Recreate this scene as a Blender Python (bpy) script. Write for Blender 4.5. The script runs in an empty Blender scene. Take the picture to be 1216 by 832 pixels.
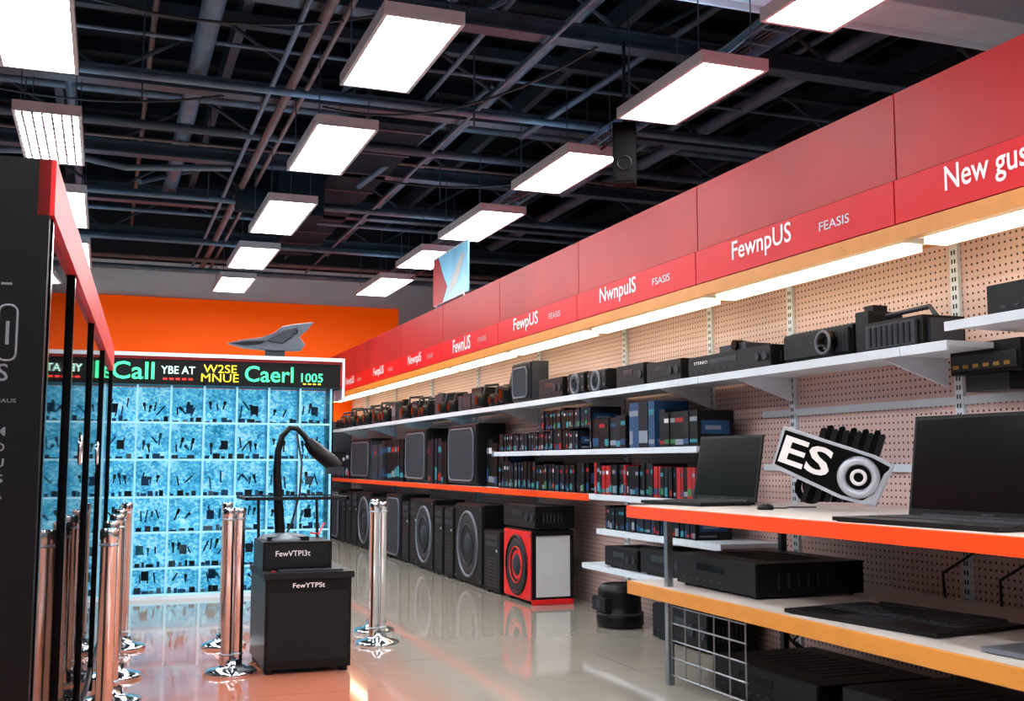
import bpy, math, random
from mathutils import Matrix, Vector
random.seed(7)
S = bpy.context.scene
try:
    S.view_settings.view_transform = 'Standard'
except Exception:
    pass
PI = math.pi

# ------------------------------------------------------------------ materials
def lin(c):
    return tuple(((v/255)/12.92 if v/255 <= .04045 else (((v/255)+.055)/1.055)**2.4) for v in c)

def mat(name, col, rough=.5, metal=0., var=.12, scale=6., emit=0., ecol=None, bump=0., spec=None, nosample=False):
    m = bpy.data.materials.new(name); m.use_nodes = True
    nt = m.node_tree; b = nt.nodes['Principled BSDF']
    c = lin(col)
    tc = nt.nodes.new('ShaderNodeTexCoord')
    n = nt.nodes.new('ShaderNodeTexNoise'); n.inputs['Scale'].default_value = scale
    n.inputs['Detail'].default_value = 4
    nt.links.new(tc.outputs['Object'], n.inputs['Vector'])
    r = nt.nodes.new('ShaderNodeValToRGB')
    r.color_ramp.elements[0].position = .3; r.color_ramp.elements[1].position = .7
    r.color_ramp.elements[0].color = (*[v*(1-var) for v in c], 1)
    r.color_ramp.elements[1].color = (*[min(1, v*(1+var)) for v in c], 1)
    nt.links.new(n.outputs['Fac'], r.inputs['Fac'])
    nt.links.new(r.outputs['Color'], b.inputs['Base Color'])
    b.inputs['Roughness'].default_value = rough
    b.inputs['Metallic'].default_value = metal
    if spec is not None: b.inputs['Specular IOR Level'].default_value = spec
    if emit:
        b.inputs['Emission Color'].default_value = (*lin(ecol or col), 1)
        b.inputs['Emission Strength'].default_value = emit
    if nosample:
        try: m.cycles.emission_sampling = 'NONE'
        except Exception: pass
    if bump:
        bp = nt.nodes.new('ShaderNodeBump'); bp.inputs['Strength'].default_value = bump
        nt.links.new(n.outputs['Fac'], bp.inputs['Height'])
        nt.links.new(bp.outputs['Normal'], b.inputs['Normal'])
    return m

BLK = mat('black_plastic', (9, 10, 12), .4, bump=.02, spec=.25)
BLK2 = mat('black_satin', (17, 18, 22), .5, spec=.27)
BLKM = mat('black_matte_rubber', (8, 8, 9), .8, spec=.1)
BLKG = mat('black_gloss', (4, 4, 6), .22, spec=.18)
DGR = mat('dark_grey_plastic', (42, 46, 54), .5, spec=.35)
MGR = mat('mid_grey_plastic', (98, 104, 114), .45)
CONE = mat('speaker_cone', (30, 34, 41), .6)
GRILL = mat('speaker_grille', (42, 48, 56), .75, scale=60, var=.3, spec=.25)
WHT = mat('white_shelf_enamel', (210, 222, 232), .35, var=.04)
WHTP = mat('white_plastic', (205, 207, 210), .4, var=.04)
STEEL = mat('steel', (165, 170, 176), .3, 1., var=.05)
CHROME = mat('chrome', (228, 234, 240), .1, 1., var=.03)
SILV = mat('silver_paint', (190, 196, 206), .32, .3, var=.06)
ORG = mat('orange_edge', (248, 76, 16), .35, var=.05)
AMB = mat('amber_edge', (212, 140, 56), .4, var=.06)
REDF = mat('fascia_red', (214, 12, 30), .4, var=.06, scale=1.5, spec=.22)
REDU = mat('fascia_red_upper', (178, 30, 38), .42, var=.16, scale=1., spec=.3)
RED = mat('speaker_red', (222, 20, 20), .45)
LETT = mat('sign_lettering_white', (252, 248, 248), .4, var=.02)
PANL = mat('light_diffuser', (255, 255, 255), .5, var=.01, emit=33., ecol=(250, 250, 252))
CGLOW = mat('added_ceiling_glow', (220, 235, 255), .5, var=.01, emit=3.0, ecol=(180, 218, 255))  # glow added on the unseen housing tops, only to light the ceiling
TUBE = mat('shelf_light_diffuser', (255, 250, 235), .5, var=.01, emit=6., ecol=(255, 236, 192))
LFR = mat('light_housing', (206, 212, 220), .4, var=.04)
BEAM = mat('painted_beam', (46, 57, 68), .5, var=.25)
BEAML = mat('galvanised_pipe', (86, 102, 116), .45, .2, var=.25)
RUST = mat('brown_conduit', (98, 74, 66), .55, var=.25)
DUCT = mat('duct_dark', (20, 30, 38), .85, var=.2, spec=.15)
CHAN = mat('white_channel', (226, 234, 240), .3, .1, var=.06)
TABL = mat('table_laminate', (212, 204, 198), .3, var=.05)
CBL = mat('cable_rubber', (12, 12, 13), .5)
GRN = mat('led_green', (60, 235, 150), .5, emit=1.3, ecol=(60, 235, 150), nosample=True)
LWH = mat('led_white', (200, 255, 235), .5, emit=1.1, ecol=(200, 255, 235), nosample=True)
LYE = mat('led_yellow', (240, 220, 40), .5, emit=1.1, ecol=(240, 220, 40), nosample=True)
LRE = mat('led_red', (230, 50, 40), .5, emit=.9, ecol=(230, 50, 40), nosample=True)
LEDB = mat('led_board_black', (8, 12, 13), .4, spec=.2)
PTXT = mat('panel_print_grey', (120, 126, 134), .4)
BLUE = mat('box_blue', (28, 66, 104), .5, spec=.3)
TEAL = mat('box_teal', (44, 124, 138), .5, spec=.3)
BRED = mat('box_red', (150, 24, 28), .5, spec=.3)
BGRY = mat('box_grey', (120, 130, 142), .5, spec=.3)
BGRN = mat('box_green', (44, 110, 64), .5, spec=.3)
BYEL = mat('box_yellow', (180, 146, 66), .5, spec=.3)
NAVY = mat('box_navy', (14, 20, 34), .5, spec=.25)
SHARK = mat('sculpture_grey', (74, 80, 90), .4, var=.2, scale=3)
LCD = mat('display_lcd', (30, 40, 48), .3)

def glassmat(name, tint=(1, 1, 1), ior=1.3):
    m = bpy.data.materials.new(name); m.use_nodes = True
    nt = m.node_tree; nt.nodes.clear()
    o = nt.nodes.new('ShaderNodeOutputMaterial'); mx = nt.nodes.new('ShaderNodeMixShader')
    t = nt.nodes.new('ShaderNodeBsdfTransparent'); t.inputs[0].default_value = (*tint, 1)
    g = nt.nodes.new('ShaderNodeBsdfGlossy'); g.inputs['Roughness'].default_value = .02
    f = nt.nodes.new('ShaderNodeFresnel'); f.inputs['IOR'].default_value = ior
    nt.links.new(f.outputs[0], mx.inputs[0]); nt.links.new(t.outputs[0], mx.inputs[1])
    nt.links.new(g.outputs[0], mx.inputs[2]); nt.links.new(mx.outputs[0], o.inputs[0])
    return m
GLASS = glassmat('clear_glass', (.9, .96, .97), 1.25)
GLASSB = glassmat('tinted_glass', (.86, .95, .97), 1.2)

def node_math(nt, op, a, b=None, c=None):
    n = nt.nodes.new('ShaderNodeMath'); n.operation = op
    for i, v in enumerate((a, b, c)):
        if v is None: continue
        if isinstance(v, (int, float)): n.inputs[i].default_value = v
        else: nt.links.new(v, n.inputs[i])
    return n.outputs[0]

def mixc(nt, f, a, b):
    n = nt.nodes.new('ShaderNodeMix'); n.data_type = 'RGBA'
    nt.links.new(f, n.inputs[0])
    for i, v in ((6, a), (7, b)):
        if isinstance(v, tuple): n.inputs[i].default_value = (*v, 1)
        else: nt.links.new(v, n.inputs[i])
    return n.outputs[2]

def floor_mat():
    m = mat('polished_tile', (152, 147, 136), .06, var=.06, scale=1.2, spec=.9)
    nt = m.node_tree; b = nt.nodes['Principled BSDF']
    base = b.inputs['Base Color'].links[0].from_socket
    tc = nt.nodes['Texture Coordinate']; sp = nt.nodes.new('ShaderNodeSeparateXYZ')
    nt.links.new(tc.outputs['Object'], sp.inputs[0])
    x, y = sp.outputs[0], sp.outputs[1]
    # warm orange floor reflection painted into the tile colour, with soft edges
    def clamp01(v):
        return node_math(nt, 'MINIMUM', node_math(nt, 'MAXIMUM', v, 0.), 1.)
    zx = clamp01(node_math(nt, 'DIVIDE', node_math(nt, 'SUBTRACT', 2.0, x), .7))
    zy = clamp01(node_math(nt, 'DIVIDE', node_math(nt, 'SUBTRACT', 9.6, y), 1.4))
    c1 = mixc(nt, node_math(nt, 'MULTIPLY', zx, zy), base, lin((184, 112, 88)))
    fx = node_math(nt, 'ABSOLUTE', node_math(nt, 'SUBTRACT', node_math(nt, 'FRACT', node_math(nt, 'DIVIDE', x, .8)), .5))
    fy = node_math(nt, 'ABSOLUTE', node_math(nt, 'SUBTRACT', node_math(nt, 'FRACT', node_math(nt, 'DIVIDE', y, .8)), .5))
    ed = node_math(nt, 'MULTIPLY', node_math(nt, 'GREATER_THAN', node_math(nt, 'MAXIMUM', fx, fy), .4965), .4)
    c2 = mixc(nt, ed, c1, lin((100, 98, 94)))
    nt.links.new(c2, b.inputs['Base Color'])
    return m
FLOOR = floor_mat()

def peg_mat():
    m = mat('pegboard', (214, 184, 178), .55, var=.05, scale=2)
    nt = m.node_tree; b = nt.nodes['Principled BSDF']
    base = b.inputs['Base Color'].links[0].from_socket
    tc = nt.nodes['Texture Coordinate']; sp = nt.nodes.new('ShaderNodeSeparateXYZ')
    nt.links.new(tc.outputs['Object'], sp.inputs[0])
    fy = node_math(nt, 'SUBTRACT', node_math(nt, 'FRACT', node_math(nt, 'DIVIDE', sp.outputs[1], .04)), .5)
    fz = node_math(nt, 'SUBTRACT', node_math(nt, 'FRACT', node_math(nt, 'DIVIDE', sp.outputs[2], .04)), .5)
    d = node_math(nt, 'ADD', node_math(nt, 'MULTIPLY', fy, fy), node_math(nt, 'MULTIPLY', fz, fz))
    h = node_math(nt, 'LESS_THAN', d, .18**2)
    nt.links.new(mixc(nt, h, base, lin((60, 38, 36))), b.inputs['Base Color'])
    return m
PEG = peg_mat()

def ice_mat():
    m = bpy.data.materials.new('backlit_frosted_acrylic'); m.use_nodes = True
    nt = m.node_tree; b = nt.nodes['Principled BSDF']
    tc = nt.nodes.new('ShaderNodeTexCoord')
    v = nt.nodes.new('ShaderNodeTexVoronoi'); v.feature = 'F1'; v.inputs['Scale'].default_value = 48
    n = nt.nodes.new('ShaderNodeTexNoise'); n.inputs['Scale'].default_value = 5; n.inputs['Detail'].default_value = 8
    n.inputs['Roughness'].default_value = .7
    nt.links.new(tc.outputs['Object'], v.inputs['Vector']); nt.links.new(tc.outputs['Object'], n.inputs['Vector'])
    vc = nt.nodes.new('ShaderNodeSeparateColor'); nt.links.new(v.outputs['Color'], vc.inputs[0])
    s = node_math(nt, 'ADD', node_math(nt, 'MULTIPLY', n.outputs['Fac'], 1.0), node_math(nt, 'MULTIPLY', vc.outputs[0], .3))
    r = nt.nodes.new('ShaderNodeValToRGB')
    e = r.color_ramp.elements
    e[0].position = .4; e[0].color = (*lin((30, 116, 156)), 1)
    e[1].position = .95; e[1].color = (*lin((205, 246, 255)), 1)
    k = e.new(.66); k.color = (*lin((88, 184, 220)), 1)
    nt.links.new(s, r.inputs['Fac'])
    nt.links.new(r.outputs['Color'], b.inputs['Base Color']); nt.links.new(r.outputs['Color'], b.inputs['Emission Color'])
    b.inputs['Emission Strength'].default_value = 1.0
    return m
ICE = ice_mat()
FROST = mat('lit_case_frame', (190, 232, 248), .4, var=.03, emit=.4, ecol=(170, 228, 250), nosample=True)

# ------------------------------------------------------------------ mesh builder
def P(x, y, z, deg=0):
    return Matrix.Translation((x, y, z)) @ Matrix.Rotation(math.radians(deg), 4, 'Z')
I4 = Matrix.Identity(4)

class MB:
    def __init__(s, name, xf=None):
        s.name = name; s.v = []; s.f = []; s.fm = []; s.sm = []; s.mats = []; s.xf = xf or I4
        s.o = s.xf.translation.copy()
    def add(s, vs, fs, m, smooth=False):
        if m not in s.mats: s.mats.append(m)
        k = s.mats.index(m); n = len(s.v)
        s.v += [(s.xf @ Vector(q)) - s.o for q in vs]
        for f in fs:
            s.f.append([n+i for i in f]); s.fm.append(k); s.sm.append(smooth)
    def box(s, x0, x1, y0, y1, z0, z1, m):
        vs = [(x, y, z) for x in (x0, x1) for y in (y0, y1) for z in (z0, z1)]
        s.add(vs, [(0, 1, 3, 2), (4, 6, 7, 5), (0, 4, 5, 1), (2, 3, 7, 6), (0, 2, 6, 4), (1, 5, 7, 3)], m)
    def lathe(s, c, axis, prof, m, n=24):
        a = Vector(axis).normalized(); u = a.orthogonal().normalized(); w = a.cross(u); c = Vector(c)
        vs = []; fs = []
        for r, h in prof:
            for i in range(n):
                t = 2*PI*i/n
                vs.append(c+a*h+(u*math.cos(t)+w*math.sin(t))*r)
        for k in range(len(prof)-1):
            for i in range(n):
                j = (i+1) % n
                fs.append((k*n+i, k*n+j, (k+1)*n+j, (k+1)*n+i))
        s.add(vs, fs, m, True)
        s.add(vs[:n], [tuple(range(n))[::-1]], m); s.add(vs[-n:], [tuple(range(n))], m)
    def cyl(s, p0, p1, r, m, r1=None, n=16):
        L = (Vector(p1)-Vector(p0)).length
        s.lathe(p0, Vector(p1)-Vector(p0), [(r, 0), (r if r1 is None else r1, L)], m, n)
    def torus(s, c, axis, R, r, m, n=28, k=8):
        a = Vector(axis).normalized(); u = a.orthogonal().normalized(); w = a.cross(u); c = Vector(c)
        vs = []; fs = []
        for i in range(n):
            t = 2*PI*i/n; d = u*math.cos(t)+w*math.sin(t)
            for j in range(k):
                q = 2*PI*j/k
                vs.append(c+d*(R+r*math.cos(q))+a*r*math.sin(q))
        for i in range(n):
            for j in range(k):
                fs.append((i*k+j, ((i+1) % n)*k+j, ((i+1) % n)*k+(j+1) % k, i*k+(j+1) % k))
        s.add(vs, fs, m, True)
    def tube(s, pts, r, m, n=8, closed=False):
        pts = [Vector(p) for p in pts]; vs = []; fs = []; up = None
        for i, p in enumerate(pts):
            d = (pts[min(i+1, len(pts)-1)]-pts[max(i-1, 0)]).normalized()
            if up is None: up = d.orthogonal().normalized()
            up = (up-d*up.dot(d)).normalized(); w = d.cross(up)
            rr = r[i] if isinstance(r, (list, tuple)) else r
            for j in range(n):
                t = 2*PI*j/n; vs.append(p+(up*math.cos(t)+w*math.sin(t))*rr)
        for i in range(len(pts)-1):
            for j in range(n):
                fs.append((i*n+j, i*n+(j+1) % n, (i+1)*n+(j+1) % n, (i+1)*n+j))
        s.add(vs, fs, m, True)
        s.add(vs[:n], [tuple(range(n))[::-1]], m); s.add(vs[-n:], [tuple(range(n))], m)
    def prism(s, poly, y0, y1, m):
        n = len(poly)
        vs = [(x, y0, z) for x, z in poly]+[(x, y1, z) for x, z in poly]
        fs = [tuple(range(n)), tuple(range(n, 2*n))[::-1]]+[(i, i+n, (i+1) % n+n, (i+1) % n) for i in range(n)]
        s.add(vs, fs, m)
    def text(s, txt, o, xd, yd, w, h, m, ext=.004, bold=.006):
        cu = bpy.data.curves.new('t', 'FONT'); cu.body = txt; cu.size = 1; cu.resolution_u = 3; cu.offset = bold
        ob = bpy.data.objects.new('t', cu); S.collection.objects.link(ob)
        bpy.context.view_layer.update()
        me = bpy.data.meshes.new_from_object(ob.evaluated_get(bpy.context.evaluated_depsgraph_get()))
        vs = [v.co.copy() for v in me.vertices]; fs = [tuple(p.vertices) for p in me.polygons]
        bpy.data.objects.remove(ob); bpy.data.curves.remove(cu); bpy.data.meshes.remove(me)
        if not vs: return
        x0 = min(v.x for v in vs); x1 = max(v.x for v in vs); y1 = max(v.y for v in vs)
        y0 = min(v.y for v in vs)
        xd = Vector(xd); yd = Vector(yd); nd = xd.cross(yd); o = Vector(o)
        out = [o+xd*((v.x-x0)/(x1-x0)*w)+yd*((v.y-y0)/(y1-y0)*h)+nd*ext for v in vs]
        s.add(out, fs, m)
    def done(s, bevel=0., seg=2):
        me = bpy.data.meshes.new(s.name)
        me.from_pydata([tuple(v) for v in s.v], [], s.f); me.validate()
        for m in s.mats: me.materials.append(m)
        for p, k, q in zip(me.polygons, s.fm, s.sm): p.material_index = k; p.use_smooth = q
        ob = bpy.data.objects.new(s.name, me); ob.location = s.o; S.collection.objects.link(ob)
        if bevel:
            b = ob.modifiers.new('bevel', 'BEVEL'); b.width = bevel; b.segments = seg
            b.limit_method = 'ANGLE'; b.angle_limit = math.radians(50)
        return ob

def simple(name, x0, x1, y0, y1, z0, z1, m, bevel=0):
    b = MB(name); b.box(x0, x1, y0, y1, z0, z1, m); return b.done(bevel)

# ------------------------------------------------------------------ room shell
WORG = mat('wall_orange_paint', (255, 94, 2), .6, var=.03, scale=1, emit=.36, ecol=(255, 84, 1), spec=.2)  # self-glow added so the orange paint looks brighter; the wall is no lamp
WGRY = mat('wall_grey_paint', (150, 160, 170), .7, var=.05, scale=1)
WGRB = mat('wall_back_grey_paint', (226, 232, 236), .7, var=.05, scale=1)
WLOW = mat('wall_lower_dark_paint', (52, 60, 70), .7, var=.05, scale=1)
WDRK = mat('upper_wall_dark', (24, 28, 34), .8, var=.2, scale=1)
CEIL = mat('roof_deck_black', (11, 14, 18), .85, var=.3, scale=2)
BY = 21.0
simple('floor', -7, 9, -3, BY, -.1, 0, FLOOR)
simple('ceiling', -7, 9, -3, BY, 6.5, 6.6, CEIL)
b = MB('wall_back'); b.box(-7, 9, BY, BY+.15, 0, 5.0, WGRB); b.box(-7, 9, BY, BY+.15, 5.0, 6.5, WDRK)
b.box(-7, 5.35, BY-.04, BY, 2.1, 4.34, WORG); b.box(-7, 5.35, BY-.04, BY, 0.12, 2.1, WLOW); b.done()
b = MB('wall_left'); b.box(-7.15, -7, -3, BY, 0, 5., WGRY); b.box(-7.15, -7, -3, BY, 5., 6.5, WDRK); b.done()
b = MB('wall_right'); b.box(9, 9.15, -3, BY, 0, 5., WGRY); b.box(9, 9.15, -3, BY, 5., 6.5, WDRK); b.done()
b = MB('wall_front'); b.box(-7, 9, -3.15, -3, 0, 5., WGRY); b.box(-7, 9, -3.15, -3, 5., 6.5, WDRK); b.done()
simple('baseboard_back', -7, 9, BY-.06, BY-.04, 0, .12, BLK2)

XP = 4.4; XF = 3.9
simple('wall_pegboard', XP, XP+.08, 1.0, 20.7, 0, 2.56, PEG)
JY = [2.56+2.105*i for i in range(9)]

def bays(lo, hi):
    ys = [lo]+[j for j in JY if lo < j < hi]+[hi]
    return list(zip(ys[:-1], ys[1:]))

labels = ['New gus', 'FewnpUS', 'NwnpulS', 'FewpUS', 'FewnUS', 'NewnplS', 'FwnpUS', 'NewpUS', 'FewUS']
b = MB('fascia_sign')
for k, (y0, y1) in enumerate(bays(1.0, 20.7)):
    b.box(XF, XP+.08, y0+.006, y1-.006, 2.565, 2.80, REDF)
    b.box(XF+.02, XP+.08, y0+.006, y1-.006, 2.81, 3.28, REDU)
    b.box(XF+.05, XP+.06, y0-.006, y0+.006, 2.57, 3.26, BLK2)
for k, j in enumerate(JY[:-1]):
    top = j+2.105
    b.text(labels[k], (XF, top-.49 if k else top-.38, 2.615), (0, -1, 0), (0, 0, 1), .68 if k else .53, .165, LETT, bold=.012)
    b.text('FEASIS' if k % 2 else 'FSASIS', (XF, top-1.45, 2.655), (0, -1, 0), (0, 0, 1), .28, .055, SILV)
b.done()
b = MB('fascia_soffit')
b.box(XF+.05, XP, 1.0, 20.7, 2.535, 2.56, AMB)
b.box(XF+.005, XF+.05, 1.0, 20.7, 2.475, 2.56, AMB)
b.done()
b = MB('shelf_strip_light')
for y0, y1 in bays(1.0, 20.7):
    b.box(XF+.1, XF+.26, y0+.06, y1-.06, 2.485, 2.534, LFR)
    b.box(XF+.11, XF+.25, y0+.09, y1-.09, 2.45, 2.485, TUBE)
b.done()

b = MB('shelf_upright')
for y in [2.6, 4.77, 6.33, 7.4, 8.9, 11.0, 13.1, 15.2, 17.3, 19.4]:
    b.box(XP-.025, XP, y-.03, y+.03, 0, 2.51, WHT)
    for i in range(48):
        z = .1+i*.05
        b.box(XP-.027, XP-.024, y-.015, y-.006, z, z+.025, BLK2)
        b.box(XP-.027, XP-.024, y+.006, y+.015, z, z+.025, BLK2)
b.done()
b = MB('pegboard_rail')
for z in (1.62, 1.25):
    b.box(XP-.02, XP, 1.0, 6.7, z, z+.045, WHT)
b.done()

def bracket(b, y, z, d=.42):
    x1 = XP-.026
    b.add([(x1, y-.008, z), (x1, y+.008, z), (x1-d, y-.008, z), (x1-d, y+.008, z), (x1, y-.008, z-.16), (x1, y+.008, z-.16), (x1-d, y-.008, z-.025), (x1-d, y+.008, z-.025)],
          [(0, 2, 6, 4), (1, 5, 7, 3), (0, 1, 3, 2), (2, 3, 7, 6), (4, 6, 7, 5), (0, 4, 5, 1)], WHT)

def shelf(name, y0, y1, z, edge, x0=XF, th=.045, brk=True):
    b = MB(name)
    for a, c in bays(y0, y1):
        b.box(x0+.014, XP-.026, a+.003, c-.003, z-.03, z, WHT)
        b.box(x0, x0+.014, a+.003, c-.003, z-th, z, edge)
    if brk:
        for y in [q for q in (2.6, 4.85, 6.33, 7.4, 8.9, 11.0, 13.1, 15.2, 17.3, 19.4) if y0+.02 < q < y1]:
            bracket(b, y, z-.031)
    return b.done()

shelf('display_shelf', 4.32, 20.6, 1.91, WHT, th=.05)
shelf('display_shelf', 1.1, 4.27, 1.99, WHT, x0=3.84, th=.045)
shelf('display_shelf', 6.8, 11.1, 1.42, WHT, brk=False)
shelf('display_shelf', 8.66, 20.6, 1.04, ORG, th=.06, brk=False)
shelf('display_shelf', 6.84, 8.65, 1.04, WHT, brk=False)
shelf('display_shelf', 6.5, 8.5, .756, WHT, brk=False)
shelf('display_shelf', 6.5, 8.8, .45, WHT, brk=False)

# ------------------------------------------------------------------ product builders
def speaker(name, x, y0, y1, z, d, h, style='panel', body=BLK, face=BLK2, side=None):
    w = y1-y0; b = MB(name, P(x, (y0+y1)/2, z, -90))
    f = .02
    b.box(-w/2, w/2, .02, d, f, h, body)
    if side: b.box(w/2, w/2+.004, .05, d-.03, f+.05, h-.05, side)
    for sx in (-1, 1):
        for yy in (.06, d-.06): b.cyl((sx*(w/2-.06), yy, 0), (sx*(w/2-.06), yy, f), .02, BLK2, n=10)
    b.box(-w/2+.015, w/2-.015, 0, .02, f+.015, h-.015, face)
    if style == 'panel':
        n = 8; r = min(w, h)*.16; cx = w/2-.07-r; cz = (h-.1)/2-r*1.0-.01; pts = []
        for q, (sx, sz) in enumerate(((1, 1), (-1, 1), (-1, -1), (1, -1))):
            for i in range(n+1):
                t = q*PI/2+i*PI/2/n
                pts.append((sx*cx+r*math.cos(t), h/2+sz*cz+r*math.sin(t)))
        b.prism(pts, -.012, 0, GRILL)
        b.tube([(p[0], -.012, p[1]) for p in pts+[pts[0]]], .012, MGR, 6)
    else:
        R = min(w*.42, h*.4); cz = h*.42 if h > w*1.25 else h/2
        b.torus((0, -.004, cz), (0, 1, 0), R, .016, MGR if face != RED else BLK)
        b.lathe((0, 0, cz), (0, -1, 0), [(R*.95, -.004), (R*.92, .004), (R*.86, .012), (R*.78, .012), (R*.7, .004), (R*.4, -.002), (R*.36, .004)], CONE, 28)
        b.lathe((0, 0, cz), (0, -1, 0), [(R*.36, 0), (R*.3, .014), (R*.15, .022), (.002, .025)], GRILL, 20)
        b.torus((0, -.012, cz), (0, 1, 0), R*.62, .007, DGR if face != RED else RED)
        if h > w*1.25:
            r2 = R*.4; c2 = min(h-.05-r2, cz+R+r2+.05)
            b.torus((0, -.003, c2), (0, 1, 0), r2, .008, MGR)
            b.lathe((0, 0, c2), (0, -1, 0), [(r2*.9, 0), (r2*.5, .008), (.003, .014)], CONE, 18)
        for sx in (-1, 1):
            for zz in (f+.045, h-.045): b.cyl((sx*(w/2-.04), -.006, zz), (sx*(w/2-.04), 0, zz), .01, STEEL, n=8)
    return b.done(.006)

def tower(name, x, y0, y1, z, d, h):
    w = y1-y0; b = MB(name, P(x, (y0+y1)/2, z, -90)); f = .02
    b.box(-w/2, w/2, .015, d, f, h, BLK); b.box(-w/2+.01, w/2-.01, 0, .015, f, h-.01, BLK2)
    for sx in (-1, 1):
        for yy in (.05, d-.05): b.box(sx*(w/2-.04)-.02, sx*(w/2-.04)+.02, yy-.02, yy+.02, 0, f, BLK2)
    b.box(-w*.38, w*.38, -.004, 0, h*.86, h*.93, DGR); b.box(-w*.38, w*.38, -.004, 0, h*.75, h*.82, DGR)
    b.cyl((w*.3, -.006, h*.68), (w*.3, 0, h*.68), .014, SILV, n=12)
    for k in range(9): b.box(-w*.34, w*.34, -.003, 0, h*.1+k*h*.055, h*.1+k*h*.055+.012, DGR)
    for k in range(6): b.box(w/2, w/2+.003, d*.25, d*.75, h*.3+k*.035, h*.3+k*.035+.014, DGR)
    return b.done(.005)

def receiver(name, x, y0, y1, z, d, h, rot=-90, knobs=2, txt=None):
    w = y1-y0; b = MB(name, P(x, (y0+y1)/2, z, rot)); f = .012
    b.box(-w/2, w/2, .012, d, f, h, BLK)
    b.box(-w/2+.004, w/2-.004, 0, .012, f+.004, h-.004, BLK2)
    for sx in (-1, 1):
        for yy in (.05, d-.05): b.cyl((sx*(w/2-.05), yy, 0), (sx*(w/2-.05), yy, f), .018, BLK2, n=10)
    b.box(-w*.22, w*.12, -.003, 0, h*.55, h*.78, LCD if knobs else BLKG)
    for k in range(knobs):
        b.cyl((w/2-.05-k*h*.6, -.016, h*.52), (w/2-.05-k*h*.6, 0, h*.52), h*.17, DGR, n=18)
    for k in range(6): b.box(-w*.4+k*w*.09, -w*.4+k*w*.09+w*.04, -.005, 0, h*.25, h*.31, DGR)
    for k in range(9): b.box(-w*.35+k*w*.08, -w*.35+k*w*.08+w*.03, d*.25, d*.8, h, h+.003, DGR)
    for k in range(6): b.box(w/2, w/2+.003, d*.2+k*d*.09, d*.2+k*d*.09+.012, h*.3, h*.7, DGR)
    if txt: b.text(txt, (-w*.42, 0, h*.6), (1, 0, 0), (0, 0, 1), w*.18, h*.14, LETT)
    return b.done(.004)

def projector(name, x, y0, y1, z, d, h, lens=-.2):
    w = y1-y0; b = MB(name, P(x, (y0+y1)/2, z, -90))
    b.box(-w/2, w/2, .02, d, .02, h, BLK)
    b.box(-w/2+.02, w/2-.02, 0, .02, .035, h-.015, BLK2)
    b.box(-w/2+.03, w/2-.03, .05, d-.04, h, h+.012, DGR)
    lx = lens*w; R = h*.38
    b.lathe((lx, 0, h*.52), (0, -1, 0), [(R, -.01), (R, .05), (R*.85, .055), (R*.8, .04), (R*.4, .02), (.003, .025)], BLKG, 26)
    b.torus((lx, -.05, h*.52), (0, 1, 0), R*.9, .009, MGR)
    for k in range(7): b.box(w*.1+k*w*.05, w*.1+k*w*.05+.012, -.004, 0, h*.25, h*.8, DGR)
    for k in range(8): b.box(w/2, w/2+.004, d*.2+k*d*.075, d*.2+k*d*.075+.012, h*.25, h*.8, DGR)
    for sx in (-1, 1):
        for yy in (.06, d-.06): b.cyl((sx*(w/2-.05), yy, 0), (sx*(w/2-.05), yy, .02), .02, BLK2, n=10)
    return b.done(.008)

def camcorder(b, x, y, z, s):
    b.box(x-.06*s, x+.06*s, y, y+.18*s, z, z+.12*s, BLK)
    b.cyl((x, y-.04*s, z+.065*s), (x, y, z+.065*s), .048*s, BLK2, n=14)
    b.cyl((x, y-.044*s, z+.065*s), (x, y-.04*s, z+.065*s), .034*s, BLKG, n=14)
    b.tube([(x, y+.02*s, z+.12*s), (x, y+.03*s, z+.18*s), (x, y+.13*s, z+.19*s), (x, y+.16*s, z+.12*s)], .012*s, DGR, 6)

def boxrow(name, y0, y1, z, hmax, x=XF+.03, d=.3, pal=None, hvar=.15, tmin=.03, tmax=.07):
    b = MB(name, P(x, y0, z)); b.xf = I4; pal = pal or [BLK, BLK, NAVY, BLK2, NAVY, BLK]
    y = y0; hh = hmax; c = 0
    while y < y1-.012:
        t = min(random.uniform(tmin, tmax), y1-y)
        if c <= 0: hh = hmax*random.uniform(1-hvar, 1); c = random.randint(2, 6); mm = random.choice(pal)
        c -= 1
        m = mm if random.random() < .6 else random.choice(pal)
        dx = random.uniform(0, .02)
        b.box(x+dx, x+dx+d, y+.002, y+t-.002, z, z+hh, m)
        if random.random() < .85:
            l = random.choice([TEAL, BGRY, BLUE, BGRY, BLUE, BRED, BGRN, TEAL])
            q = random.uniform(.06, .12)
            b.box(x+dx-.001, x+dx, y+.006, y+t-.006, z+hh*q, z+hh*(q+random.uniform(.08, .3)), l)
        if random.random() < .6: b.box(x+dx-.001, x+dx, y+.008, y+t-.008, z+hh*.7, z+hh*.82, random.choice([BGRY, BGRY, BRED, TEAL, BLUE, WHTP]))
        y += t
    b.box(x+.04, x+d-.03, y0-.0005, y0+.001, z+hmax*.3, z+hmax*.62, BLUE); b.box(x+.07, x+d-.1, y0-.001, y0+.001, z+hmax*.4, z+hmax*.5, BGRY)
    b.box(x+.04, x+d-.12, y0-.001, y0+.001, z+hmax*.1, z+hmax*.16, BGRY)
    return b.done()

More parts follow.
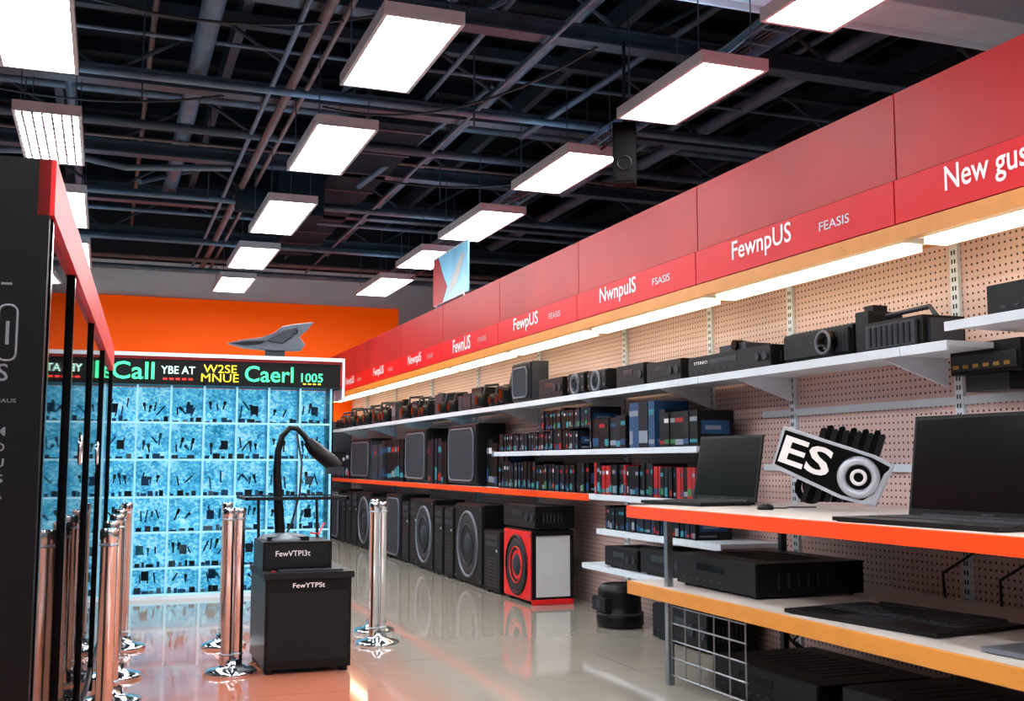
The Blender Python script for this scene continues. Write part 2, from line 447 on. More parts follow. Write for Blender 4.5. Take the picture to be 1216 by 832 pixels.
Z1 = 1.91
projector('projector', 4.0, 5.2, 5.88, Z1, .34, .19, lens=.22)
b = MB('video_camera', P(3.98, 4.84, Z1, -90))
b.box(-.22, .24, .02, .3, 0, .17, BLK); b.box(-.2, .2, 0, .02, .02, .15, DGR)
for k in range(8): b.box(-.17+k*.045, -.15+k*.045, -.006, 0, .03, .14, BLK2)
b.box(-.335, -.22, .04, .28, 0, .25, BLK2); b.box(-.33, -.25, .1, .2, .25, .29, BLK)
b.tube([(-.22, .15, .17), (-.2, .15, .22), (.15, .15, .23), (.2, .15, .17)], .014, DGR, 8)
b.box(.24, .27, .05, .26, .03, .15, DGR); b.done(.008)
receiver('audio_receiver', 3.96, 5.95, 7.0, Z1, .36, .15, txt='STEREO')
b = MB('action_camera', P(4.02, 6.5, Z1+.154, -90)); b.box(-.17, .17, 0, .2, 0, .05, DGR); b.cyl((.05, -.02, .04), (.05, .04, .04), .035, BLKG)
b.tube([(-.12, .1, .05), (-.05, .1, .085), (.1, .1, .05)], .01, BLK, 6); b.done(.006)
receiver('mini_hifi', 3.98, 7.15, 7.7, Z1, .3, .17)
receiver('mini_hifi', 3.98, 7.75, 8.25, Z1, .3, .19, knobs=1)
speaker('bookshelf_speaker', 3.98, 8.45, 8.85, Z1, .25, .2, 'round')
speaker('bookshelf_speaker', 3.98, 8.9, 9.3, Z1, .25, .21, 'round')
receiver('audio_receiver', 3.98, 9.4, 10.0, Z1, .3, .2)
speaker('bookshelf_speaker', 3.97, 10.2, 10.75, Z1, .2, .42, 'panel', body=DGR)
b = MB('camcorder_display', P(3.98, 15.4, Z1, -90))
x = -4.6
while x < 4.6:
    t = random.random(); s = random.uniform(1.2, 2.0)
    if t < .45: camcorder(b, x, random.uniform(.02, .04), 0, s); x += .16*s
    elif t < .8:
        w = random.uniform(.15, .4); h = random.uniform(.12, .3); b.box(x, x+w, .03, .3, 0, h, random.choice([BLK, DGR, BLK2])); b.box(x+.02, x+w-.02, .025, .03, h*.3, h*.8, random.choice([MGR, BLUE, DGR])); x += w+.02
    else:
        h = random.uniform(.2, .38); b.cyl((x+.06, .15, 0), (x+.06, .15, .02), .08, BLK2); b.cyl((x+.06, .15, .02), (x+.06, .15, h), .012, DGR); b.box(x, x+.12, .12, .2, h-.05, h+.03, BLK); x += .18
b.done(.004)
receiver('audio_receiver', 3.95, 3.2, 4.1, 1.99, .34, .16)
b = MB('hanging_adapter', P(4.2, 4.35, 1.62, -90))
b.box(-.28, .2, 0, .17, .14, .3, BLK); b.box(-.26, .18, -.01, 0, .16, .24, DGR); b.box(-.2, .1, .02, .12, .05, .14, BLK2)
for k in range(6): b.box(-.25+k*.07, -.21+k*.07, -.014, -.01, .17, .19, BYEL)
b.done(.006)

Z2 = 1.42
boxrow('boxed_electronics', 8.95, 11.05, Z2, .19)
boxrow('boxed_electronics', 8.75, 9.9, Z2+.195, .2, x=XF+.06)
boxrow('boxed_headsets', 8.0, 8.7, Z2, .3, tmin=.08, tmax=.14)
boxrow('boxed_headsets', 7.5, 7.95, Z2, .42, tmin=.1, tmax=.16, pal=[BLK, NAVY, BLUE, BLK])
boxrow('boxed_headsets', 6.85, 7.45, Z2, .3, tmin=.08, tmax=.14, pal=[BLK, NAVY, BLK2])
Z3 = 1.04
boxrow('boxed_electronics', 8.75, 11.05, Z3, .28)
boxrow('boxed_electronics', 6.9, 8.6, Z3, .27, pal=[BLK, BRED, NAVY, BLK2, BLK])
speaker('cabinet_speaker', 3.95, 11.85, 12.95, Z3, .36, .72, 'panel')
speaker('cabinet_speaker', 3.95, 13.9, 15.0, Z3, .36, .72, 'panel')
boxrow('boxed_electronics', 15.1, 17.1, Z3, .62, tmin=.08, tmax=.2, pal=[BLK, BGRY, DGR, NAVY, BLK])
speaker('cabinet_speaker', 3.95, 17.2, 18.6, Z3, .36, .66, 'panel')
boxrow('boxed_electronics', 13.0, 13.85, Z3, .6, tmin=.08, tmax=.14)
boxrow('boxed_electronics', 11.12, 11.8, Z3, .55, x=4.05, tmin=.08, tmax=.14)
boxrow('boxed_electronics', 18.7, 20.5, Z3, .5, tmin=.08, tmax=.16)
boxrow('boxed_electronics', 6.9, 8.4, .756, .2, pal=[BLK, NAVY, DGR, BLK])
receiver('audio_receiver', 3.93, 7.8, 8.4, .45, .36, .17)
receiver('audio_receiver', 3.93, 7.1, 7.75, .45, .36, .2)
receiver('disc_player', 3.93, 6.5, 7.05, .45, .36, .12)
b = MB('round_subwoofer', P(3.92, 8.1, 0, 0))
b.lathe((0, 0, 0), (0, 0, 1), [(.17, 0), (.19, .02), (.19, .1), (.175, .12), (.17, .24), (.18, .26), (.175, .3), (.15, .33)], BLK, 28)
b.torus((0, 0, .11), (0, 0, 1), .185, .01, DGR); b.torus((0, 0, .32), (0, 0, 1), .13, .02, BLK2)
b.box(-.19, .0, -.12, .12, .13, .24, BLK2); b.cyl((-.192, 0, .185), (-.19, 0, .185), .04, DGR); b.done(.004)
speaker('party_speaker', 3.72, 9.55, 10.3, 0, .42, .68, 'round', body=BLK, face=RED, side=WHTP)
b = MB('speaker_trim')
b.box(3.72, 4.14, 9.53, 9.545, .0, .05, RED); b.box(3.72, 4.14, 9.53, 9.545, .63, .68, BLK); b.box(3.72, 3.745, 9.53, 9.545, .05, .63, BLK); b.box(4.12, 4.14, 9.53, 9.545, .05, .63, BLK)
b.done(.004)
receiver('audio_receiver', 3.74, 9.5, 10.35, .684, .4, .22)
ys = 10.4
for i, (w, h, k) in enumerate([(.5, .62, 't'), (.95, .86, 'r'), (.35, .8, 't'), (.35, .8, 't'), (.8, .86, 'r'), (.35, .85, 't'), (.35, .8, 't'), (.85, .88, 'p'), (.4, .8, 't'), (.4, .8, 't'), (.85, .86, 'r'), (.4, .84, 't'), (.4, .84, 't'), (.4, .8, 't'), (.9, .86, 'p'), (.4, .8, 't'), (.8, .84, 'r')]):
    if ys+w > 20.5: break
    xx = 3.72 if i < 5 else 3.76
    if k == 't': tower('computer_tower', xx, ys, ys+w, 0, .42, h)
    else: speaker('floor_speaker', xx, ys, ys+w, 0, .4, h, 'round' if k == 'r' else 'panel')
    ys += w+.06
receiver('audio_receiver', 3.9, 6.7, 7.5, 0, .4, .26)

# ------------------------------------------------------------------ near display table
b = MB('display_table')
TX0, TX1, TY0, TY1 = 3.1, XP-.03, 1.6, 6.3
TZ = 1.036; LZ = .57
b.box(TX0+.02, TX1, TY0, TY1, TZ-.035, TZ, TABL); b.box(TX0, TX0+.02, TY0, TY1, TZ-.075, TZ, ORG)
b.box(TX0+.02, TX1, TY1-.02, TY1, TZ-.075, TZ-.035, ORG)
b.box(TX0+.02, TX1, TY0, TY1, LZ-.035, LZ, TABL); b.box(TX0, TX0+.02, TY0, TY1, LZ-.08, LZ, AMB)
b.box(TX0+.02, TX1, TY1-.02, TY1, LZ-.08, LZ-.035, AMB)
for y in (5.9, 2.3):
    b.box(TX0+.06, TX0+.1, y-.02, y+.02, 0, TZ-.036, STEEL)
    b.box(TX0+.86, TX0+.9, y-.02, y+.02, 0, TZ-.036, DGR)
    b.box(TX0+.06, TX1, y-.015, y+.015, TZ-.075, TZ-.036, DGR); b.box(TX0+.06, TX1, y-.015, y+.015, LZ-.075, LZ-.036, DGR)
for i in range(5):
    z = .06+i*.1; b.cyl((TX0+.08, 5.06, z), (TX0+.08, 5.88, z), .005, STEEL, n=8)
for i in range(6):
    y = 5.07+i*.16; b.cyl((TX0+.08, y, .05), (TX0+.08, y, .47), .005, STEEL, n=8)
b.done(.003)

def laptop(name, x, y, z, rot, w, d, h, tilt=14, keym=BLK):
    X = P(x, y, z, rot); b = MB(name, X); t = .022
    b.box(-w/2, w/2, 0, d, .004, t, keym); b.box(-w/2+.02, w/2-.02, .01, d-.02, 0, .004, BLK2)
    rows = 5; cols = 14; kx = w*.9/cols; kd = d*.5/rows
    for r in range(rows):
        for c in range(cols):
            xx = -w*.45+c*kx; yy = d*.36+r*kd
            b.box(xx+kx*.1, xx+kx*.9, yy+kd*.1, yy+kd*.88, t, t+.004, DGR)
    b.box(-w*.14, w*.14, d*.06, d*.3, t, t+.001, DGR)
    b.cyl((-w*.4, d, t), (w*.4, d, t), .012, BLK2, n=10)
    b.xf = X @ Matrix.Translation((0, d, t)) @ Matrix.Rotation(math.radians(-tilt), 4, 'X')
    if h:
        b.box(-w/2, w/2, 0, .014, 0, h, BLK); b.box(-w/2+.014, w/2-.014, -.001, 0, .03, h-.016, BLKG)
        b.text('DELUX', (-.03, -.001, .008), (1, 0, 0), (0, 0, 1), .06, .012, MGR, .001)
    b.xf = X
    return b.done(.003)
laptop('laptop', 3.38, 6.25, TZ, -84, .66, .42, .43, tilt=10)
laptop('laptop', 3.17, 3.78, TZ, -86, .94, .46, .47, tilt=8)
b = MB('computer_mouse', P(3.55, 5.42, TZ, -70)); b.lathe((0, 0, 0), (0, 0, 1), [(.045, 0), (.05, .01), (.042, .025), (.02, .034)], BLK, 20)
b.tube([(0, .04, .01), (.02, .15, .006), (-.05, .3, .006), (.05, .42, .006)], .004, CBL, 6); b.done()
X = P(3.8, 5.14, 1.28, -42) @ Matrix.Rotation(math.radians(20), 4, 'Y')
b = MB('lettered_emblem', X)
b.prism([(-.31, -.11), (-.32, .13), (.2, .14), (.31, .12), (.29, -.13), (.1, -.15)], 0, .05, SILV)
b.prism([(-.298, -.09), (-.303, .112), (.19, .122), (.292, .105), (.272, -.112), (.1, -.13)], -.005, 0, BLKM)
b.text('ES', (-.285, -.006, -.07), (1, 0, 0), (0, 0, 1), .28, .16, LETT, .008, bold=.02)
b.torus((.155, -.012, -.005), (0, 1, 0), .092, .024, SILV); b.cyl((.155, -.01, -.005), (.155, 0, -.005), .09, BLKM, n=24)
b.torus((.155, -.014, -.005), (0, 1, 0), .036, .01, LETT)
b.prism([(.2, -.135), (.285, -.12), (.305, .11), (.275, .06), (.26, -.06)], -.012, -.005, SILV)
b.xf = P(3.86, 5.19, 1.3, -42)
for i in range(11):   # black ribbed fins behind the plate
    x0 = -.12+i*.033; tp = .2+.018*(i % 2)-.004*i; bt = -.22 if i < 9 else -.1
    k = .3
    p = [(x0+bt*k-.014, bt), (x0+bt*k+.014, bt), (x0+tp*k+.016, tp-.012), (x0+tp*k+.01, tp+.004), (x0+tp*k-.014, tp)]
    b.prism(p, .05+.012*(i % 2), .11+.012*(i % 2), BLKM if i % 2 else BLK)
b.done(.003)
b = MB('coiled_cable', P(3.9, 5.7, TZ, 0))
b.torus((.26, .14, .11), (1, 1, 0), .08, .02, BLKM); b.torus((.29, .12, .12), (1, 1, .1), .07, .02, BLKM); b.done()
receiver('printer', 3.3, 5.15, 6.02, LZ, .7, .19, knobs=0)
laptop('keyboard', 3.22, 4.22, LZ, -82, .92, .56, 0, keym=BLK)
laptop('keyboard', 3.25, 3.0, LZ, -86, .9, .5, 0, keym=MGR)
receiver('printer', 3.35, 4.7, 5.7, 0, .7, .2, knobs=0)
receiver('printer', 3.35, 3.4, 4.5, 0, .7, .24, knobs=0)
b = MB('power_cable', P(4.2, 5.2, .01)); b.xf = I4
for k in range(4):
    y = 5.95-.06*k; b.tube([(4.3, y, .53), (4.15, y-.05, .42), (4.0, y+.08, .3-.03*k), (4.15, y+.02, .12), (4.3, y, .01)], .008, CBL, 6)
b.done()
b = MB('power_cable', P(4.3, 4.4, .57)); b.xf = I4
for k in range(3):
    y = 4.6-.4*k; b.tube([(4.3, y, .98), (4.25, y-.05, .85), (4.2, y+.15, .72), (4.25, y+.2, .62), (4.3, y+.25, .58)], .008, CBL, 6)
b.done()

# ------------------------------------------------------------------ glass display case with LED board
CX0, CX1, CY, CD = -1.3, 2.16, 11.2, .4
b = MB('glass_display_case')
b.box(CX0, CX1, CY+CD-.03, CY+CD, .03, 2.06, ICE)
nx = 11; xs = [CX0+(CX1-CX0)*i/nx for i in range(nx+1)]
for x in xs:
    b.box(x-.01, x+.01, CY, CY+.02, .03, 2.06, FROST); b.box(x-.003, x+.003, CY+.02, CY+CD-.03, .03, 2.06, GLASSB)
zs = [.05, .3, .64, .98, 1.34, 1.7]
for z in zs:
    b.box(CX0, CX1, CY, CY+CD-.03, z-.006, z, GLASSB); b.box(CX0, CX1, CY-.001, CY+.012, z-.016, z+.004, FROST)
b.box(CX0, CX1, CY-.004, CY, .03, 2.06, GLASSB)
b.box(CX0-.01, CX1+.01, CY-.01, CY+CD, 0, .035, WHT)
b.box(CX0-.03, CX0, CY-.02, CY+CD, 0, 2.06, WHT); b.box(CX1, CX1+.02, CY-.02, CY+CD, 0, 2.06, GLASSB)
b.done()
b = MB('small_tools_stock')
for i in range(nx):
    for z in zs:
        x0, x1 = xs[i]+.02, xs[i+1]-.02
        tall = .2 if z < .1 else .28
        x = x0+.01
        while x < x1-.03:
            w = random.uniform(.02, .07); h = random.uniform(.015, .06); y = CY+random.uniform(.06, .2)
            b.box(x, min(x+w, x1), y, y+.06, z+.001, z+h, random.choice([BLK, DGR, BLK2, MGR, BLUE, BLUE])); x += w+random.uniform(.004, .04)
        n = random.randint(2, 4)
        for k in range(n):
            a = random.choice([random.uniform(-50, 50), random.uniform(-12, 12)]); L = random.uniform(.03, .065)
            b.xf = Matrix.Translation((x0+.035+(x1-x0-.07)*(k+.5)/n, CY+.34, z+random.uniform(.11, tall-.075))) @ Matrix.Rotation(math.radians(a), 4, 'Y')
            m = random.choice([BLK, DGR, BLUE, NAVY, BLUE, BLK2, TEAL])
            b.box(-.007, .007, 0, .02, -L, L, m)
            if random.random() < .5: b.box(-.014, .014, -.004, .02, L*.1, L, m)
        b.xf = I4
        if random.random() < .35:
            xx = random.uniform(x0+.02, x1-.09); b.box(xx, xx+.07, CY+.33, CY+.35, z+.1, z+.19, random.choice([BLUE, TEAL, MGR, NAVY]))
b.done()
b = MB('led_sign_board')
X0, X1 = CX0-.03, CX1+.1
b.box(X0, X1, CY-.05, CY+CD, 2.065, 2.31, LEDB)
b.box(X0, X1, CY-.06, CY+CD, 2.31, 2.335, BRED); b.box(X0, X1, CY-.08, CY+CD, 2.335, 2.372, WHT)
b.box(X1-.02, X1, CY-.06, CY+CD, 2.065, 2.335, BRED)
b.box(X1, X1+.025, CY-.06, CY+CD, 1.95, 2.372, WHT)
yy = CY-.05
def lt(t, x0, x1, z, h, m, bd=.01): b.text(t, (x0, yy, z), (1, 0, 0), (0, 0, 1), x1-x0, h, m, bold=bd)
lt('an', -.44, -.26, 2.11, .12, GRN); lt('andl', -.22, .0, 2.11, .16, GRN); lt('Call', .03, .42, 2.11, .17, GRN)
lt('YBE AT', .48, .8, 2.17, .075, LWH); lt('W2SE', .88, 1.2, 2.19, .08, LYE, 0); lt('MNUE', .86, 1.22, 2.1, .08, LYE, 0)
lt('Caerl', 1.28, 1.76, 2.11, .16, GRN); lt('1005', 1.84, 2.06, 2.12, .09, GRN)
lt('anCall one', -1.2, -.5, 2.11, .16, GRN)
for k in range(5): b.box(.5+k*.06, .54+k*.06, yy-.003, yy, 2.11, 2.13, LRE); 
for k in range(4): b.box(1.86+k*.05, 1.89+k*.05, yy-.003, yy, 2.095, 2.107, LYE)
b.done()
b = MB('winged_sculpture', P(0, CY+.1, 0, 0))
oz = 2.46
b.prism([(1.12, oz+.05), (1.25, oz+.085), (1.45, oz+.12), (1.58, oz+.17), (1.66, oz+.24), (1.8, oz+.27), (1.99, oz+.3), (1.92, oz+.21), (1.84, oz+.14), (1.9, oz+.06), (1.86, oz+.0), (1.6, oz-.01), (1.3, oz+.005)], 0, .12, SHARK)
b.prism([(1.5, oz+.09), (1.68, oz+.2), (1.82, oz+.24), (1.76, oz+.13), (1.66, oz+.06)], -.02, 0, DGR)
b.prism([(1.14, oz+.047), (1.3, oz+.075), (1.5, oz+.09), (1.45, oz+.05), (1.3, oz+.03)], -.012, 0, BLK)
b.torus((1.79, -.015, oz+.19), (0, 1, 0), .025, .006, BLK); 
b.box(1.5, 1.7, .03, .09, 2.372, oz, DGR)
b.done(.006)

# ------------------------------------------------------------------ left glazed booth
ang = -math.degrees(math.atan(.036))
b = MB('glazed_kiosk_booth', P(-.16, 3.08, 0, ang))
H = 2.1; L = 5.1
MUL = BLKG
b.box(-1.1, 0, 0, .05, 0, H, BLK); b.box(-1.14, -1.1, 0, L, .1, H, BLK)
b.box(-.03, .012, 0, L, H-.15, H, RED); b.box(-.03, .0, 0, L, .1, .16, BLK)
for y in (.0, .92, 2.3, 3.6, L-.03): b.box(-.03, .006, y+.05, y+.09, .0 if y == 0 else .03, H-.15, MUL)
ys_ = [.09, .96, 2.34, 3.64, L]
for a, c in zip(ys_[:-1], ys_[1:]):
    b.box(-.014, -.008, a, c, .16, H-.15, GLASS)
b.box(-1.1, -.03, L-.012, L-.006, .16, H-.15, GLASS); b.box(-1.1, -.03, L-.03, L, H-.15, H, RED); b.box(-1.1, -.03, L-.03, L, .1, .16, BLK)
for yy2 in (1.4, 2.8): b.torus((.02, yy2, 1.35), (1, 0, 0), .05, .008, CHROME, 20, 6)
for yy2 in (L-.06,): b.box(-1.13, -1.09, yy2, yy2+.05, 0, .1, BLK); b.box(-.03, 0, yy2, yy2+.05, 0, .1, BLK)
pts = []
cx, cz, w, h, r = -.088, 1.635, .022, .072, .018
for q, (sx, sz) in enumerate(((1, 1), (-1, 1), (-1, -1), (1, -1))):
    for i in range(6):
        t = q*PI/2+i*PI/10; pts.append((cx+sx*(w-r)+r*math.cos(t), -.002, cz+sz*(h-r)+r*math.sin(t)))
b.tube(pts+[pts[0]], .003, PTXT, 6)
b.box(cx-.004, cx+.004, -.004, 0, cz-.03, cz+.03, PTXT)
for t, z, hh in (('S', 1.51, .045), ('M', 1.37, .022), ('O', 1.33, .022), ('U', 1.29, .022), ('S', 1.25, .022), ('A', 1.21, .022), ('-', 1.76, .006)):
    b.text(t, (-.108, 0, z), (1, 0, 0), (0, 0, 1), .026, hh, PTXT, .002)
b.text('MAUS', (-.11, 0, 1.455), (1, 0, 0), (0, 0, 1), .05, .01, PTXT, .002)
b.done()

# ------------------------------------------------------------------ stanchions
def stanchion(x, y, twin=True, h=1.02):
    b = MB('stanchion_post', P(x, y, 0, 20))
    b.lathe((0, 0, 0), (0, 0, 1), [(.155, 0), (.16, .012), (.15, .028), (.09, .042), (.06, .06), (.055, .09)], CHROME, 32)
    tubes = ((-.035, 0), (.04, .01)) if twin else ((0, 0),)
    for dx, dy in tubes:
        b.lathe((dx, dy, .05), (0, 0, 1), [(.035, 0), (.035, h-.1), (.04, h-.095), (.04, h-.06), (.034, h-.05)], CHROME, 20)
        b.torus((dx, dy, h*.93), (0, 0, 1), .037, .005, STEEL, 20, 6)
        b.torus((dx, dy, .12), (0, 0, 1), .038, .006, STEEL, 20, 6)
    b.done()
stanchion(.78, 7.15); stanchion(.84, 8.2, False)
stanchion(1.89, 7.92); stanchion(2.0, 8.5, False)
for x, y in ((.03, 5.1), (.04, 5.75), (.075, 6.5), (.1, 7.25), (.16, 8.35)): stanchion(x, y, twin=False)

# ------------------------------------------------------------------ payment kiosk
b = MB('checkout_kiosk', P(0, 0, 0, 0))
b.o = Vector((1.2, 7.3, 0))
b.box(.96, 1.5, 7.0, 7.7, .03, .58, BLK); b.box(.95, 1.515, 6.985, 7.715, .58, .62, BLK2)
for x in (1.0, 1.46):
    for y in (7.05, 7.65): b.cyl((x, y, 0), (x, y, .03), .03, BLK2, n=12)
b.box(.98, 1.48, 6.995, 7.0, .08, .5, BLK2)
b.text('FewYTPSt', (1.13, 6.999, .525), (1, 0, 0), (0, 0, 1), .2, .03, LETT, .002)
b.box(1.05, 1.45, 7.02, 7.1, .62, .632, DGR)
for k in range(9): b.box(1.0+k*.05, 1.03+k*.05, 7.04, 7.08, .62, .626, BRED)
b.box(.96, 1.4, 7.15, 7.6, .62, .8, BLK); b.box(.98, 1.38, 7.145, 7.15, .64, .78, BLK2)
b.text('FewVTPI3t', (1.04, 7.145, .71), (1, 0, 0), (0, 0, 1), .22, .035, LETT, .002)
b.lathe((1.12, 7.38, .8), (0, 0, 1), [(.16, 0), (.16, .015), (.14, .03), (.05, .045)], MGR, 28)
b.box(1.0, 1.27, 7.25, 7.5, .8, .825, BLK2)
b.box(.94, 1.5, 7.12, 7.62, 1.07, 1.082, GLASS); b.box(.84, 1.5, 7.11, 7.13, 1.066, 1.086, BLK2); b.box(.84, 1.5, 7.61, 7.63, 1.066, 1.086, BLK2)
b.box(.84, .86, 7.11, 7.63, 1.066, 1.086, BLK2); b.box(.86, .94, 7.13, 7.61, 1.07, 1.082, GLASS); b.box(1.48, 1.5, 7.11, 7.63, 1.066, 1.086, BLK2)
for x, z0 in ((.985, .8), (1.38, .8)): b.cyl((x, 7.57, z0), (x, 7.62, 1.066), .01, BLK2, n=8)
pth = [(1.1, 7.38, .82), (1.08, 7.38, 1.1), (1.07, 7.38, 1.25), (1.075, 7.38, 1.38), (1.1, 7.38, 1.48), (1.15, 7.38, 1.535), (1.2, 7.38, 1.53), (1.25, 7.38, 1.48), (1.29, 7.38, 1.42)]
b.tube(pth, [.034, .03, .026, .022, .02, .018, .018, .02, .024], BLK, 14)
b.tube([(1.27, 7.38, 1.45), (1.31, 7.37, 1.4), (1.42, 7.36, 1.31), (1.47, 7.36, 1.265)], [.035, .05, .055, .045], BLK, 12)
b.box(1.4, 1.5, 7.31, 7.4, 1.23, 1.275, DGR)
b.tube([(1.2, 7.4, 1.5), (1.24, 7.42, 1.3), (1.23, 7.42, 1.1), (1.18, 7.42, .9), (1.15, 7.42, .84)], .007, CBL, 6)
b.tube([(1.3, 7.4, .84), (1.36, 7.4, .83), (1.4, 7.45, .9)], .006, RED, 6)
b.done(.004)

# ------------------------------------------------------------------ ceiling lights
HL = 2.9; ZL = 1.3+HL
def panel(x0, x1, y0, y1, louver=False):
    cx, cy = (x0+x1)/2, (y0+y1)/2; w, l = (x1-x0)/2, (y1-y0)/2
    b = MB('hanging_light_panel', P(cx, cy, ZL, 0))
    b.box(-w, w, -l, l, .02, .09, LFR)
    b.box(-w+.06, w-.06, -l+.06, l-.06, .09, .094, CGLOW)
    e = .028
    for s in (-1, 1):
        b.box(w-e if s > 0 else -w, w if s > 0 else -w+e, -l, l, .0, .02, LFR)
        b.box(-w+e, w-e, l-e if s > 0 else -l, l if s > 0 else -l+e, .0, .02, LFR)
    b.box(-w+e, w-e, -l+e, l-e, .006, .02, PANL)
    if louver:
        for i in range(1, 7): b.box(-w+i*2*w/7-.01, -w+i*2*w/7+.01, -l+.02, l-.02, -.012, .004, LFR)
        for i in range(1, 12): b.box(-w+.02, w-.02, -l+i*2*l/12-.01, -l+i*2*l/12+.01, -.012, .004, LFR)
    for sx in (-1, 1):
        for sy in (-1, 1): b.cyl((sx*w*.8, sy*l*.8, .094), (sx*w*.8, sy*l*.8, .8), .005, BEAM, n=6)
    b.done()
for y0, y1 in ((-.3, .25), (.6, 1.15), (1.5, 2.06), (2.32, 2.81), (3.17, 3.7), (4.05, 4.65), (4.92, 5.42), (5.75, 6.4)):
    panel(1.365*HL, 1.56*HL, y0*HL, y1*HL)
for y0, y1 in ((-.3, .25), (.6, 1.15), (2.31, 2.81), (3.16, 3.72), (4.17, 4.8), (5.14, 5.72), (6.02, 6.55)):
    panel(.55*HL, .74*HL, y0*HL, y1*HL)
for y0, y1, lv in ((-.3, .25, 0), (.6, 1.15, 0), (1.5, 2.05, 0), (2.4, 2.97, 0), (3.33, 3.9, 1), (4.3, 4.96, 0), (5.3, 6.0, 0)):
    panel(-.285*HL, -.1*HL, y0*HL, y1*HL, bool(lv))
for y0 in (-.2, 1.2, 2.6, 4.0, 5.4): panel(-1.2*HL, -1.0*HL, y0*HL, (y0+.56)*HL)

# ------------------------------------------------------------------ ceiling structure
b = MB('roof_truss')
for y in (3.0, 5.8, 8.6, 11.1, 13.7, 16.2, 18.7):
    z = 5.0
    b.box(-6.9, 8.9, y-.09, y+.09, z, z+.025, BEAM); b.box(-6.9, 8.9, y-.02, y+.02, z+.025, z+.13, BEAM); b.box(-6.9, 8.9, y-.09, y+.09, z+.13, z+.155, BEAM)
    b.box(-6.9, 8.9, y-.06, y+.06, z+.75, z+.87, BEAM)
    n = 14
    for i in range(n):
        xa = -6.8+i*15.6/n; xb = -6.8+(i+1)*15.6/n
        if i % 2: xa, xb = xb, xa
        b.tube([(xa, y, z+.1), (xb, y, z+.78)], .022, BEAM, 6)
b.done()
b = MB('roof_purlin')
for i in range(9):
    x = -6.4+i*1.9; b.box(x-.05, x+.05, -2.9, BY-.1, 5.9, 6.15, BEAM)
for i in range(30):
    y = -2.5+i*.78; b.box(-6.9, 8.9, y-.025, y+.025, 6.3, 6.48, DUCT)
b.done()
b = MB('pipework')
def pipe(p0, p1, r, m): b.cyl(p0, p1, r, m, n=12)
pipe((1.55, -2, 4.9), (1.55, 20.9, 4.9), .045, RUST); pipe((1.72, -2, 4.93), (1.72, 20.9, 4.93), .025, RUST); pipe((1.4, -2, 4.96), (1.4, 20.9, 4.96), .025, BEAML)
pipe((.75, -2, 5.3), (.75, 17, 5.3), .1, BEAML); pipe((-1.7, -2, 5.1), (-1.7, 20.9, 5.1), .05, BEAML); pipe((-.5, -2, 5.45), (-.5, 20.9, 5.45), .06, BEAML)
pipe((3.9, -2, 5.35), (3.9, 20.9, 5.35), .06, BEAML); pipe((5.6, -2, 5.25), (5.6, 20.9, 5.25), .05, BEAML); pipe((2.5, -2, 5.6), (2.5, 20.9, 5.6), .07, BEAML); pipe((3.1, 4, 5.2), (3.1, 20.9, 5.2), .025, BEAML)
pipe((3.5, 5, 4.95), (3.5, 20.9, 4.95), .02, BEAML); pipe((.3, -2, 5.6), (.3, 20.9, 5.6), .03, RUST); pipe((6.8, -2, 5.4), (6.8, 20.9, 5.4), .08, BEAML)
for y, z, r, m in ((10.2, 4.8, .035, BEAML), (12.2, 4.95, .05, BEAM), (14.6, 4.75, .035, BEAML), (15.4, 4.95, .05, BEAML), (17.6, 4.75, .035, BEAML), (19.4, 4.8, .04, RUST), (9.6, 5.6, .06, BEAML), (12.8, 5.5, .05, BEAML), (20.2, 4.75, .05, BEAML), (18.2, 4.9, .03, BEAML), (10.6, 5.35, .02, BEAML), (11.6, 5.3, .03, BEAML), (13.3, 5.1, .02, RUST), (16.7, 5.0, .03, BEAML), (8.0, 5.4, .03, BEAML)):
    pipe((-6.9, y, z), (8.9, y, z), r, m)
b.tube([(-1.6, 12.6, 4.6), (-.6, 12.4, 4.62), (-.2, 12.4, 4.55), (.1, 12.3, 4.48), (1.2, 12.2, 4.55)], .035, BEAML, 10)
for (p, q) in (((2.3, 9.5, 4.95), (4.4, 7.3, 5.9)), ((2.9, 13.5, 4.8), (4.2, 12.0, 5.8)), ((4.2, 11.1, 4.9), (6.0, 8.4, 6.1)), ((-.6, 9, 5), (.9, 11, 6)), ((5.0, 9, 4.8), (6.6, 6.0, 5.9)), ((.3, 15, 5), (1.3, 17, 5.8)), ((5.5, 13, 4.8), (7.3, 9.5, 6.0)), ((-2.5, 12, 5), (-1.2, 9.2, 6.1))):
    b.tube([p, q], .035, BEAML, 8)
for x, y in ((2.2, 8.2), (3.3, 10.0), (4.6, 9.2), (.2, 10.4), (-.9, 12.), (5.2, 11.5), (3.9, 13.2), (1.1, 14.0)):
    b.cyl((x, y, 4.6), (x, y, 6.3), .008, BEAM, n=6)
b.done()
b = MB('cable_tray')
for x in (4.75, 5.05): b.box(x-.01, x+.01, 3, 20.8, 4.72, 4.78, BEAML)
for i in range(60): b.box(4.76, 5.04, 3.1+i*.29, 3.12+i*.29, 4.725, 4.74, BEAML)
for k in range(4): b.tube([(4.82+k*.05, 3+j*1.2, 4.752+.01*((j+k) % 2)) for j in range(15)], .012, CBL, 6)
b.done()
b = MB('air_duct', P(2.9, 15, 5)); b.xf = I4
b.box(2.6, 3.3, 11.4, 19.5, 5.0, 5.45, DUCT)
b.box(2.0, 2.6, 14.2, 14.9, 4.55, 5.3, DUCT); b.lathe((1.5, 14.55, 4.8), (1, 0, 0), [(.2, 0), (.2, .5)], DUCT, 20)
for i in range(9): b.box(2.58, 3.32, 11.6+i*.95, 11.64+i*.95, 4.98, 5.47, BEAM)
b.done()
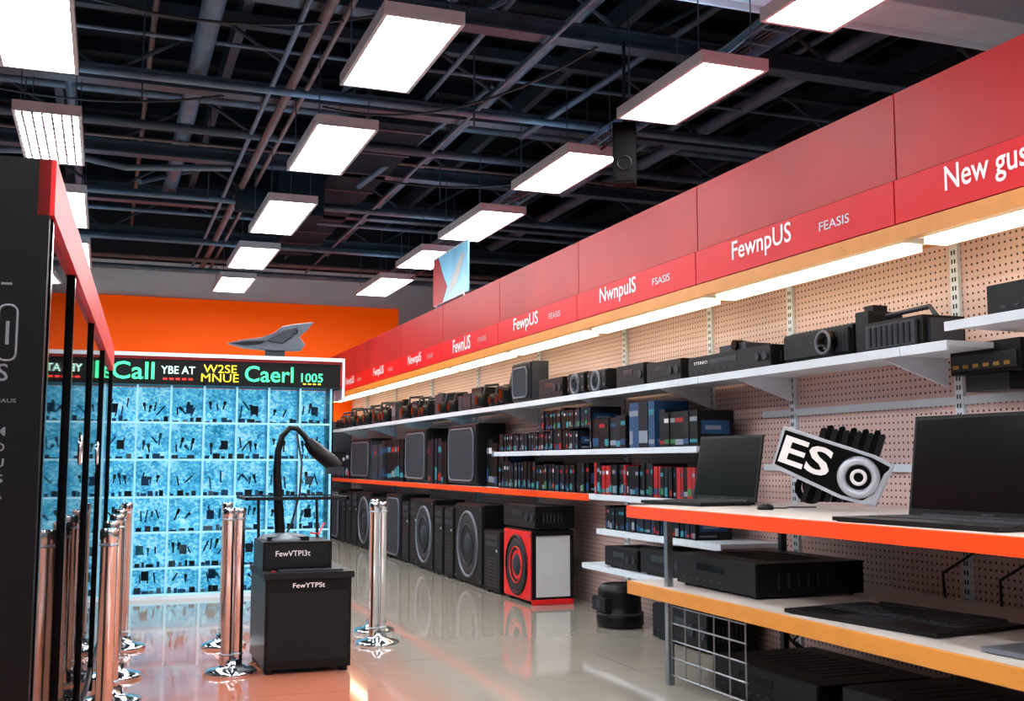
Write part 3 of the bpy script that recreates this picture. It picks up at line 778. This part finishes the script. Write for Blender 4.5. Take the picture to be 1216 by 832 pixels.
b = MB('service_channel', P(5, 6.8, 4.8)); b.xf = I4; b.box(1.2, 8.9, 6.55, 7.05, 4.85, 4.98, CHAN); b.box(1.2, 8.9, 6.52, 6.55, 4.8, 5.2, CHAN); b.box(1.2, 8.9, 7.05, 7.08, 4.8, 5.0, CHAN); b.done(.01)
b = MB('hanging_loudspeaker', P(4.15, 8.4, 3.72, -30)); b.box(-.1, .1, 0, .16, 0, .55, BLKM); b.box(-.085, .085, -.008, 0, .02, .53, BLKM)
b.torus((0, -.01, .18), (0, 1, 0), .06, .008, BLK); b.cyl((0, .08, .55), (0, .08, 1.3), .015, BLK2); b.done(.01)
b = MB('overhead_cable', P(4, 8, 4.5)); b.xf = I4
for (p, q, s) in (((4.3, 5.8, 4.5), (4.3, 13.7, 4.5), .25), ((4.5, 3, 4.9), (4.45, 18, 4.2), .15), ((-1, 8.6, 5), (2, 8.6, 5), .25), ((2, 11.1, 5), (4, 8.6, 5), .3), ((-2, 11.1, 5), (1, 11.1, 5), .2), ((3, 13.7, 5), (6, 11.1, 5), .3)):
    p = Vector(p); q = Vector(q); b.tube([p.lerp(q, t/12)-Vector((0, 0, s*4*(t/12)*(1-t/12))) for t in range(13)], .012, CBL, 6)
b.done()

FLG = mat('promo_board_print', (120, 190, 228), .3, var=.4, scale=2.2, emit=.35, ecol=(120, 195, 235))
b = MB('promo_board', P(3.93, 12.85, 3.28, -90)); b.box(-.72, .72, 0, .02, .04, .64, FLG); b.box(-.73, .73, -.004, .024, .64, .66, WHT)
b.box(-.6, -.56, 0, .02, 0, .04, STEEL); b.box(.56, .6, 0, .02, 0, .04, STEEL)
b.prism([(-.72, .04), (-.3, .04), (-.1, .22), (-.3, .4), (-.5, .64), (-.72, .64)], -.003, 0, REDU)
b.prism([(-.1, .1), (.3, .2), (.6, .5), (.5, .55), (.1, .3)], -.003, 0, WHTP)
b.done()

# ------------------------------------------------------------------ world & camera
w = bpy.data.worlds.new('world'); S.world = w; w.use_nodes = True
w.node_tree.nodes['Background'].inputs[0].default_value = (.55, .68, .85, 1)
w.node_tree.nodes['Background'].inputs[1].default_value = .3
cam = bpy.data.cameras.new('camera'); co = bpy.data.objects.new('camera', cam); S.collection.objects.link(co)
cam.sensor_width = 36; cam.lens = 1300/1216*36
co.location = (0, 0, 1.3); co.rotation_euler = (math.radians(90+5.88), 0, math.radians(-20.3))
S.camera = co
